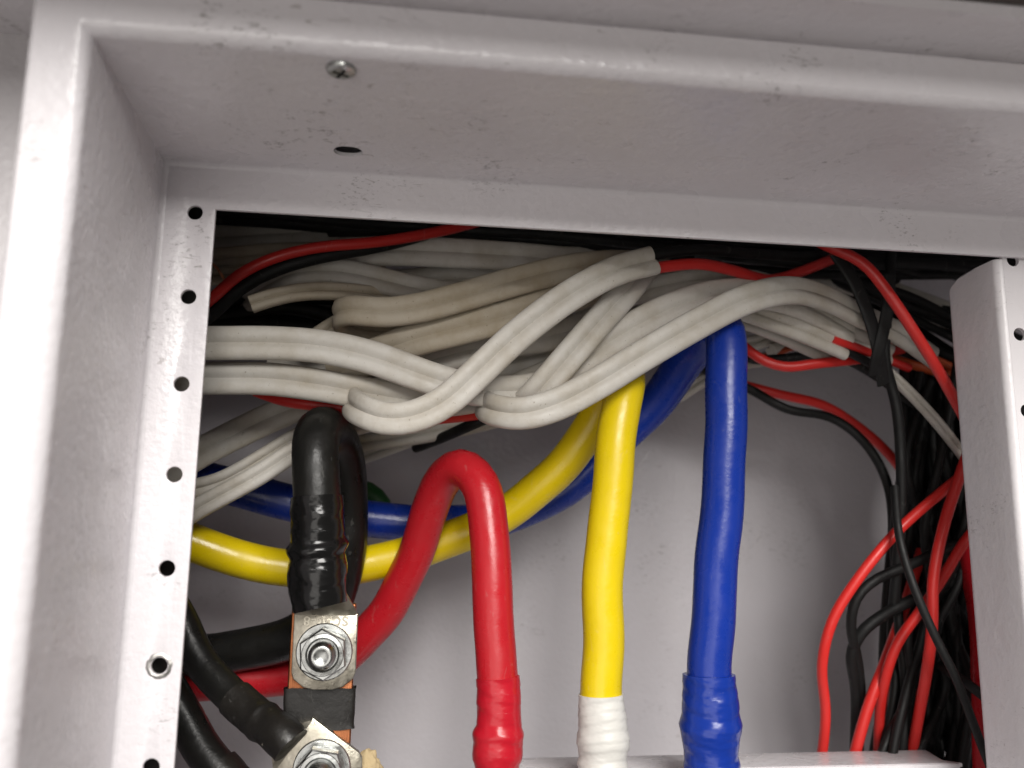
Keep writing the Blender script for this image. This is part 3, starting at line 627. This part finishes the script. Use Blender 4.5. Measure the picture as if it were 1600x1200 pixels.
wire('black_wire', 'black wire cutting across the front of the tangle down to the post', [(1398, 760, 56), (1405, 840, 50), (1426, 912, 46), (1460, 992, 44), (1494, 1060, 44), (1528, 1150, 46), (1560, 1230, 48)], 1.5, BLKW, GB)
wire('black_wire', 'black wire dropping straight down from the cable tie', [(1396, 300, 62), (1392, 400, 58), (1388, 480, 56), (1382, 560, 56), (1400, 630, 58), (1408, 720, 60), (1408, 800, 62), (1402, 880, 66), (1395, 960, 72)], 2.0, BLKW, GB)
wire('black_wire', 'black wire under the upper red wire at the left edge', [(200, 580, 66), (330, 492, 57), (376, 450, 52), (434, 420, 50), (502, 401, 50), (575, 388, 53), (650, 370, 60), (740, 340, 72)], 2.4, BLKW, GB)
wire('black_wire', 'black wire lying under the front hook of the white cable', [(900, 570, 84), (840, 612, 70), (790, 640, 60), (745, 660, 62), (700, 680, 80), (650, 700, 104)], 2.0, BLKW, GB)
wire('black_wire', 'black wire behind the red wire at the lower part of the post', [(1540, 1090, 50), (1515, 1070, 52), (1490, 1055, 58), (1470, 1040, 66)], 1.8, BLKW, GB)
wire('black_wire', 'black wire dipping with the red one below the white fan', [(1110, 530, 84), (1165, 560, 80), (1230, 560, 76), (1290, 552, 72), (1350, 575, 70), (1440, 640, 74)], 2.0, BLKW, GB)
# cable ties crossing at the right
for lab, P, w_ in (('black cable tie running from the top down to the knot by the post', [(1305, 395, 40), (1335, 440, 40), (1360, 500, 42), (1375, 560, 46), (1380, 600, 52)], 2.6),
                   ('black cable tie crossing the first one at the knot by the post', [(1390, 430, 40), (1386, 490, 41), (1372, 550, 44), (1366, 585, 50)], 2.4)):
    C = relax(catmull(pts(P), .003), 2)
    o = link('cable_tie', sweep(C, flat_prof(w_ * MM, .9 * MM, 0, 20)), BLKW); tag(o, lab, 'cable tie', 'black cable ties'); recenter(o)
# dark wires nobody could tell apart: the back of the tangle and fillers that darken the top
for i in range(58):
    a = random.random(); xt = 1412 + 110 * random.random(); xb = 1350 + 185 * random.random() ** .8; Y = 70 + 42 * random.random()
    P = [(xt + random.uniform(-10, 40), 560 + 60 * random.random(), Y), (xt + random.uniform(-15, 15), 700 + 50 * random.random(), Y - 4)]
    for k in range(1, 5):
        t = k / 5; P.append((xt + (xb - xt) * t + random.uniform(-28, 28) + 14 * math.sin(t * 3), 750 + 400 * t, Y + random.uniform(-8, 8)))
    P += [(xb + random.uniform(-8, 8), 1200, Y + 2), (xb, 1300, Y + 4)]
    wire('black_wire', 'thin black wire deep in the dark tangle beside the post', P, random.uniform(1.6, 2.2), BLKW, 'black wires deep in the tangle', n=9)
for i in range(44):  # wires added to blacken the shaded strip under the top edge
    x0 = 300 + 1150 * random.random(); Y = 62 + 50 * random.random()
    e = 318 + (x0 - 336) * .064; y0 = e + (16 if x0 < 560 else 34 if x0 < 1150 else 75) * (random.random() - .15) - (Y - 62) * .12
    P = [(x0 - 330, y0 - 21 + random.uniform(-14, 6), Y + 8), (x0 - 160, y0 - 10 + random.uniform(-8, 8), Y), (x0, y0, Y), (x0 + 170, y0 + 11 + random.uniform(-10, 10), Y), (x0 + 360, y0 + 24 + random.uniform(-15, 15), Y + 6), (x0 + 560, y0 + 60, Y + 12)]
    wire('black_wire', 'thin black wire in the dark strip along the top of the opening', P, random.uniform(1.9, 2.8), BLKW, 'black wires added along the top', n=9)
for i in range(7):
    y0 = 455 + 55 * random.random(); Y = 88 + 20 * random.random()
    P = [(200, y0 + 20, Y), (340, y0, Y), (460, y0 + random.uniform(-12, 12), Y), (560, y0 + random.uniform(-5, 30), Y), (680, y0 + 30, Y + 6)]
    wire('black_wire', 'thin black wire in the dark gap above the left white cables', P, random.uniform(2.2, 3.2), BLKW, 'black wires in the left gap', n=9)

for i in range(16):
    y0 = 425 + 110 * random.random(); Y = 78 + 40 * random.random(); a = random.uniform(.35, .7)
    P = [(1270, y0 - 60 * a, Y + 10), (1340, y0, Y), (1420, y0 + 80 * a + random.uniform(-8, 8), Y), (1500, y0 + 160 * a + random.uniform(-8, 8), Y), (1600, y0 + 270 * a, Y)]
    wire('black_wire', 'thin black wire slanting behind the cable tie towards the post', P, random.uniform(1.8, 2.6), BLKW, 'black wires behind the cable tie', n=9)
# cables added behind the flange holes so that they look black
wire('black_cable', 'black cable glimpsed through the two highest holes of the left flange', [(240, 250, 30), (296, 330, 16), (288, 420, 14), (280, 480, 16), (250, 545, 30)], 4.6, BLKW, None, 'cable', 16)
wire('black_cable', 'black cable glimpsed through the lower holes of the left flange', [(225, 800, 34), (252, 870, 18), (245, 960, 14), (236, 1050, 13), (228, 1150, 13), (215, 1260, 16)], 4.6, BLKW, None, 'cable', 16)
# beige lump beside the busbar foot
bm = bmesh.new(); bmesh.ops.create_icosphere(bm, subdivisions=5, radius=1)
fc = at(572, 1208, 48)
for v in bm.verts:
    d = mnoise.voronoi(v.co * 1.9)[0]; k = .78 + .30 * (1 - min(1, d[0] * 1.3)) + .05 * mnoise.noise(v.co * 5)
    v.co = Vector((v.co.x * 5.6, v.co.y * 5.0, v.co.z * 7.8)) * k * MM + fc
o = link('foam_lump', from_bm(bm, 180), FOAM); tag(o, 'small crumbly beige lump beside the foot of the copper busbar', 'lump'); recenter(o)
